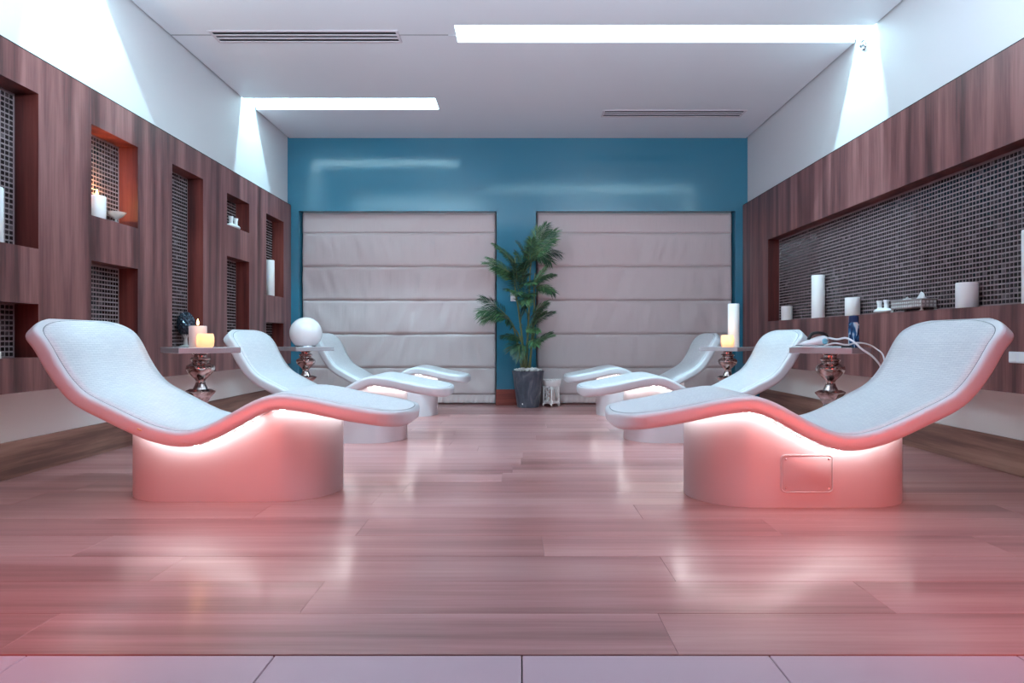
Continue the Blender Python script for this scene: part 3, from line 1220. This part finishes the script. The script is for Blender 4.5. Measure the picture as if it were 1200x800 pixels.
# things on the near right table
root = empty('spray_can', (2.312, 4.36, ZT1), 'blue printed aerosol can standing on the right mirrored table', 'can')
bm = BM()
lathe(bm, [(0.030, 0), (0.0345, 0.004), (0.0345, 0.165), (0.030, 0.176)], 32)
obj('can_body', bm, M['can'], root, True)
bm = BM()
lathe(bm, [(0.0325, 0.172), (0.0325, 0.205), (0.029, 0.219), (0.0, 0.222)], 24)
obj('cap', bm, mat('navy_cap', srgb(34, 54, 96), 0.3), root, True)
bm = BM()
for i in range(9):
    a = -PI / 2 + 0.15 + i * 0.07
    z = 0.152 + 0.003 * math.sin(i * 1.9)
    p = Vector((0.0349 * math.cos(a), 0.0349 * math.sin(a), z))
    q = Vector((0.0349 * math.cos(a + 0.055), 0.0349 * math.sin(a + 0.055), z))
    quad(bm, p, q, q + Vector((0, 0, 0.009)), p + Vector((0, 0, 0.009)))
obj('printed_wordmark', bm, M['white_plastic'], root)

root = empty('hand_appliance', (2.03, 4.33, ZT1), 'white hand appliance lying on the right mirrored table, cord trailing', 'appliance')
bm = BM()
tp_ = []
for (s, hy, hz, z0) in ((-0.105, 0.004, 0.004, 0.022), (-0.08, 0.030, 0.016, 0.022), (-0.03, 0.048, 0.026, 0.030), (0.02, 0.052, 0.034, 0.040), (0.06, 0.046, 0.034, 0.046), (0.085, 0.028, 0.022, 0.048), (0.092, 0.005, 0.006, 0.048)):
    ring = []
    for k in range(16):
        a = 2 * PI * k / 16
        z = z0 + hz * math.sin(a) * 1.1
        ring.append(bm.verts.new((s, hy * math.cos(a), max(z, 0.014))))
    tp_.append(ring)
prism(bm, tp_)
bm.faces.new(tp_[0])
bm.faces.new(tp_[-1])
obj('body', bm, M['white_plastic'], root, 'all')
bm = BM()
tube(bm, [(v.x, v.y, v.z) for v in spline([(-0.045, 0, 0.052), (-0.02, 0, 0.092), (0.03, 0, 0.100), (0.075, 0, 0.086), (0.088, 0, 0.055)], 6)], 0.011, 10)
obj('handle', bm, M['black'], root, 'all')
bm = BM()
lathe(bm, [(0.018, 0), (0.02, 0.004), (0.016, 0.012), (0.0, 0.014)], 16)
bmesh.ops.rotate(bm, verts=bm.verts[:], matrix=Matrix.Rotation(PI / 2, 3, 'X'))
obj('dial', bm, M['aqua_plastic'], root, True, loc=(0.045, -0.044, 0.042))
bm = BM()
box(bm, -0.11, 0.095, -0.055, 0.055, 0.0095, 0.016, 0.003, 1)
obj('sole_plate', bm, M['chrome'], root)
bm = BM()
def wp(px, py, d, o=(2.03, 4.33, ZT1)):
    return ((px - 608) * d / F - o[0], d - o[1], CAMZ + (396.7 - py) * d / F - o[2])


tube(bm, spline([(0.09, 0.0, 0.06), wp(972, 396, 4.27), wp(981, 397.5, 4.20), wp(991, 396, 4.14), wp(1000, 400, 4.08), wp(1010, 409, 4.05), wp(1024, 419, 4.04), wp(1034, 436, 4.04), wp(1030, 470, 4.04), wp(1010, 520, 4.04), wp(990, 550, 4.06), wp(960, 551, 4.06)], 8), 0.0065, 8)
obj('cord', bm, M['white_plastic'], root, 'all')

root = empty('white_tray', (2.04, 4.33, ZT1), 'thin white tray under the hand appliance on the right table', 'tray')
bm = BM()
box(bm, -0.13, 0.13, -0.085, 0.085, 0.0, 0.009, 0.004, 2)
obj('tray_board', bm, M['white_plastic'], root)
bm = BM()
O_ = (0, 0, 0)
tube(bm, spline([wp(966, 405, 4.22, O_), wp(978, 402, 4.16, O_), wp(992, 404, 4.13, O_), wp(1004, 401.5, 4.16, O_), wp(1016, 403, 4.20, O_), wp(1026, 408, 4.20, O_), wp(1036, 420, 4.16, O_), wp(1036, 460, 4.14, O_), wp(1020, 510, 4.12, O_), wp(1000, 546, 4.12, O_), wp(975, 547.5, 4.12, O_)], 8), 0.005, 8)
tag(obj('power_cord', bm, M['white_plastic'], None, 'all'), 'thin white power cord looping in front of the spray can', 'cord')
bm = BM()
tube(bm, spline([(2.13, 4.36, ZT1 + 0.006), (2.18, 4.33, ZT1 + 0.007), (2.24, 4.30, ZT1 + 0.006), (2.28, 4.33, ZT1 + 0.006), (2.25, 4.40, ZT1 + 0.006), (2.17, 4.43, ZT1 + 0.006)], 8), 0.006, 8)
tag(obj('black_cable', bm, M['black'], None, 'all'), 'black cable coiled on the right mirrored table', 'cable')

# ------------------------------------------------------------------ switch plates
root = empty('light_switch', (-0.072, D, 1.385), 'small white light switch on the teal pillar behind the palm', 'switch')
bm = BM()
box(bm, -0.035, 0.035, -0.008, 0, -0.055, 0.055, 0.003, 1)
obj('plate', bm, M['white_plastic'], root)
bm = BM()
box(bm, -0.02, 0.02, -0.012, -0.008, -0.035, 0.035, 0.002, 1)
obj('rocker', bm, M['white_plastic'], root)
root = empty('wall_socket', (PR, 3.62, 0.742), 'white socket strip on the walnut panelling below the mosaic ledge', 'socket')
bm = BM()
box(bm, -0.010, 0.0, -0.14, 0.07, -0.033, 0.033, 0.003, 1)
obj('plate', bm, M['white_plastic'], root)
for yy in (0.035, -0.035, -0.105):
    bm = BM()
    box(bm, -0.0125, -0.010, yy - 0.026, yy + 0.026, -0.025, 0.025, 0.001, 1)
    obj('insert', bm, M['ceramic'], root)

# ------------------------------------------------------------------ potted palm
PX, PY = 0.115, 7.865
root = empty('potted_palm', (PX, PY, 0), 'tall green potted palm in front of the teal pillar', 'plant')
bm = BM()
lathe(bm, [(0.128, 0.0), (0.135, 0.005), (0.195, 0.425), (0.200, 0.44), (0.200, 0.452), (0.186, 0.452), (0.182, 0.43), (0.0, 0.428)], 40)
obj('pot', bm, M['pot'], root, True)
bm = BM()
lathe(bm, [(0.0, 0), (0.012, 0.002), (0.012, 0.006), (0, 0.008)], 12)
bmesh.ops.rotate(bm, verts=bm.verts[:], matrix=Matrix.Rotation(PI / 2, 3, 'X'))
obj('pot_plug', bm, M['pebble'], root, True, loc=(-0.065, -0.118, 0.05))
pm = []
for k in range(3):
    bm = BM()
    bmesh.ops.create_icosphere(bm, subdivisions=2, radius=0.02)
    for v in bm.verts:
        v.co += v.normal * 0.0 + Vector([noise.noise(v.co * 40 + Vector((k * 5, 0, 0))) * 0.004] * 3)
        v.co.z *= 0.7
    pm.append(bm)
pms = []
for b in pm:
    o = obj('pebble', b, M['pebble'], root, 'all')
    pms.append(o)
placed = 0
for k in range(80):
    rr = 0.165 * math.sqrt((k + 0.5) / 80)
    a = k * 2.39996
    if k < 3:
        o = pms[k]
    else:
        o = link(bpy.data.objects.new('pebble', pms[k % 3].data), root)
    o.location = (rr * math.cos(a), rr * math.sin(a), 0.456 + 0.022 * (1 - (rr / 0.165) ** 2) + random.uniform(-0.004, 0.008))
    o.rotation_euler = (random.uniform(-.4, .4), random.uniform(-.4, .4), random.uniform(0, 6))
    s = random.uniform(0.7, 1.15)
    o.scale = (s, s, s)

SC = PY / F


def pp(px, py, dy=0.0):
    y = PY + dy
    return Vector(((px - 608) * y / F - PX, dy, CAMZ + (396.7 - py) * y / F))


stems = [  # pixel path
    [(617, 437, 0.0), (618, 400, 0.0), (620, 360, 0.0), (621, 320, 0.02), (625, 290, 0.0)],
    [(614, 437, -0.03), (612, 400, -0.03), (608, 365, -0.04), (603, 330, -0.02), (604, 300, 0.0)],
    [(620, 437, 0.03), (623, 405, 0.03), (626, 370, 0.04), (626, 335, 0.03), (627, 320, 0.02)],
    [(612, 437, 0.04), (608, 410, 0.05), (602, 385, 0.06), (596, 372, 0.04)],
    [(619, 437, -0.04), (622, 415, -0.05), (624, 400, -0.07), (627, 388, -0.08)],
    [(616, 437, -0.05), (614, 410, -0.08), (608, 392, -0.10), (602, 384, -0.12)],
]
for st in stems:
    bm = BM()
    P_ = spline([pp(*q) for q in st], 6)
    n = len(P_)
    tube(bm, P_, [0.016 - 0.009 * i / (n - 1) for i in range(n)], 8)
    obj('cane', bm, M['cane'], root, 'all')


def frond(a, tip, sag, wid, nl, tilt, face=(0, -0.6, 0.8), lw=0.013):
    """a, tip: root-local points; leaflets lie in the plane facing `face`"""
    a, tip = pp(*a), pp(*tip)
    ax = tip - a
    L = ax.length
    mid = (a + tip) / 2 + Vector((0, 0, sag * L))
    pts = [a * (1 - t) ** 2 + mid * 2 * t * (1 - t) + tip * t * t for t in [i / 14 for i in range(15)]]
    bm = BM()
    tube(bm, pts, [0.0055 - 0.004 * i / 14 for i in range(15)], 6)
    fr = obj('frond_stem', bm, M['cane'], root, 'all')
    vs, fs = [], []
    fc = Vector(face).normalized()
    for i in range(nl):
        f = 0.14 + 0.86 * i / (nl - 1)
        k = f * 14
        i0 = min(int(k), 13)
        p = pts[i0].lerp(pts[i0 + 1], k - i0)
        tg = (pts[i0 + 1] - pts[i0]).normalized()
        side = tg.cross(fc).normalized()
        nrm = side.cross(tg).normalized()
        ll = wid * (0.45 + 0.75 * math.sin(PI * min(0.12 + f * 0.80, 1.0))) * random.uniform(0.88, 1.1)
        ang = math.radians(68 - 42 * f)
        for sg in (-1, 1):
            d = (tg * math.cos(ang) + side * sg * math.sin(ang) + nrm * (tilt + random.uniform(-0.12, 0.12))).normalized()
            e = d.cross(nrm).normalized() * lw * 0.5
            droop = Vector((0, 0, -0.22 * ll))
            q0, q1, q2 = p, p + d * ll * 0.45 + droop * 0.12, p + d * ll + droop
            b = len(vs)
            kz = nrm * lw * 0.12
            vs += [q0 - e * 0.3, q0 + e * 0.3, q1 + e + kz, q1 - kz, q1 - e + kz, q2]
            fs += [(b, b + 1, b + 2, b + 3), (b, b + 3, b + 4), (b + 3, b + 2, b + 5), (b + 4, b + 3, b + 5)]
    o = obj('leaflets', ([tuple(v) for v in vs], fs), M['leaf'], fr, 'all')
    return fr


FR = [  # start px, tip px, sag, leaflet length, count, tilt
    ((622, 312, 0.0), (630, 268, -0.05), 0.05, 0.15, 20, 0.0),
    ((624, 305, 0.0), (650, 272, -0.06), 0.10, 0.19, 24, 0.0),
    ((625, 302, 0.0), (654, 296, -0.02), 0.24, 0.17, 22, -0.1),
    ((624, 296, 0.0), (640, 264, 0.04), 0.06, 0.17, 20, 0.0),
    ((622, 308, -0.03), (606, 284, -0.16), 0.12, 0.10, 16, 0.1),
    ((606, 312, 0.0), (578, 286, -0.04), 0.10, 0.085, 22, 0.1),
    ((604, 325, 0.0), (572, 302, -0.05), 0.12, 0.11, 22, 0.0),
    ((602, 330, 0.02), (578, 314, 0.05), 0.12, 0.12, 20, 0.0),
    ((606, 330, -0.02), (598, 306, -0.20), 0.15, 0.13, 18, 0.1),
    ((612, 325, -0.04), (624, 306, -0.22), 0.15, 0.13, 18, 0.1),
    ((610, 338, -0.06), (616, 322, -0.28), 0.20, 0.13, 18, 0.0),
    ((624, 334, 0.0), (641, 312, -0.04), 0.03, 0.075, 18, 0.1),
    ((624, 335, 0.0), (650, 322, -0.04), 0.18, 0.09, 20, 0.0),
    ((626, 338, -0.02), (649, 342, -0.10), 0.26, 0.13, 20, -0.1),
    ((605, 350, -0.05), (598, 340, -0.30), 0.25, 0.14, 18, 0.0),
    ((618, 350, -0.05), (622, 345, -0.30), 0.25, 0.15, 18, 0.0),
    ((596, 372, 0.0), (566, 350, -0.06), 0.14, 0.17, 24, 0.0),
    ((597, 374, 0.0), (562, 368, -0.02), 0.22, 0.15, 22, -0.1),
    ((622, 372, 0.0), (640, 355, -0.10), 0.12, 0.15, 20, 0.0),
    ((621, 382, 0.0), (649, 366, -0.04), 0.14, 0.09, 22, 0.1),
    ((603, 384, -0.12), (594, 374, -0.26), 0.30, 0.16, 10, -0.2),
    ((616, 386, -0.05), (630, 388, -0.22), 0.20, 0.10, 10, 0.0),
    ((620, 408, 0.0), (646, 390, -0.05), 0.10, 0.085, 20, 0.1),
    ((612, 400, 0.0), (589, 394, -0.05), 0.20, 0.10, 20, 0.0),
    ((610, 404, -0.02), (598, 410, -0.20), 0.35, 0.14, 18, -0.1),
    ((620, 400, 0.02), (628, 404, -0.18), 0.30, 0.12, 16, 0.0),
]
random.seed(21)
extra = []
for (a, b, sag, wid, nl, tilt) in FR:
    if nl > 16:
        jx, jy = random.uniform(-9, 9), random.uniform(-3, 12)
        bb = (a[0] + (b[0] - a[0]) * 0.86 + jx, a[1] + (b[1] - a[1]) * 0.86 + jy, b[2] - 0.08)
        extra.append((a, bb, sag + 0.06, wid * 0.95, nl, tilt))
for k in range(10):      # inner fronds around the canes
    x, y = random.uniform(604, 624), 300 + k * 10
    extra.append(((random.uniform(608, 622), y + 14, 0.0), (x + random.uniform(-14, 14), y - random.uniform(0, 14), random.uniform(-0.34, -0.08)), 0.18, 0.13, 18, 0.0))
FR += extra
for (a, b, sag, wid, nl, tilt) in FR:
    frond(a, b, sag, wid, nl, tilt, lw=0.026 if nl <= 10 else 0.0125)

# ------------------------------------------------------------------ white candle lantern beside the pot
root = empty('candle_lantern', (0.408, 8.02, 0), 'small white filigree metal lantern on the floor beside the palm pot', 'lantern')
HEX = [(0.108 * math.cos(PI / 6 + k * PI / 3), 0.108 * math.sin(PI / 6 + k * PI / 3)) for k in range(6)]
bm = BM()
lathe(bm, [(0.0, 0.048), (0.118, 0.048), (0.122, 0.054), (0.114, 0.066), (0.0, 0.066)], 6)
bmesh.ops.rotate(bm, verts=bm.verts[:], matrix=Matrix.Rotation(PI / 6, 3, 'Z'))
obj('base_plate', bm, M['white_metal'], root)
bm = BM()
lathe(bm, [(0.116, 0.25), (0.116, 0.262), (0.126, 0.290), (0.129, 0.318), (0.124, 0.330), (0.118, 0.326), (0.110, 0.262), (0.106, 0.25), (0.116, 0.25)], 24, cap=False)
obj('crown_band', bm, M['white_metal'], root, True)
for k in range(24):
    a = 2 * PI * k / 24
    bm = BM()
    bmesh.ops.create_icosphere(bm, subdivisions=1, radius=0.0095)
    obj('crown_bead', bm, M['white_metal'], root, 'all', loc=(0.125 * math.cos(a), 0.125 * math.sin(a), 0.330))
for k, (hx, hy) in enumerate(HEX):
    bm = BM()
    tube(bm, [(hx, hy, 0.0), (hx * 1.12, hy * 1.12, 0.016), (hx, hy, 0.05), (hx, hy, 0.255)], 0.0105, 8)
    obj('post', bm, M['white_metal'], root, 'all')
    nx_, ny_ = HEX[(k + 1) % 6]
    if k % 2 == 0:
        for f in (0.25, 0.5, 0.75):
            bm = BM()
            x, y = hx + (nx_ - hx) * f, hy + (ny_ - hy) * f
            tube(bm, [(x, y, 0.062), (x, y, 0.255)], 0.007, 6)
            obj('bar', bm, M['white_metal'], root, 'all')
    else:
        ex = Vector((nx_ - hx, ny_ - hy, 0)).normalized()
        cx, cy = (hx + nx_) / 2, (hy + ny_) / 2
        for cz, rr in ((0.205, 0.033), (0.145, 0.026), (0.092, 0.024)):
            bm = BM()
            pts = []
            for q in range(22):
                a = q / 21 * 2.4 * PI
                r2 = rr * (1 - 0.55 * q / 21)
                pts.append(Vector((cx, cy, cz)) + ex * r2 * math.cos(a) + Vector((0, 0, r2 * math.sin(a))))
            tube(bm, pts, 0.0075, 6)
            obj('scroll', bm, M['white_metal'], root, 'all')
    bm = BM()
    pts = [Vector((hx, hy, 0.028)).lerp(Vector((nx_, ny_, 0.028)), q / 10) + Vector((0, 0, 0.016 * math.sin(PI * q / 10))) for q in range(11)]
    tube(bm, pts, 0.010, 6)
    obj('apron_arch', bm, M['white_metal'], root, 'all')
bm = BM()
lathe(bm, [(0.05, 0.066), (0.05, 0.20), (0.045, 0.204), (0.0, 0.198)], 24)
tag(obj('candle', bm, M['pink_wax'], None, True, loc=(0.408, 8.02, 0.0)), 'pale unlit candle inside the white metal lantern', 'candle')
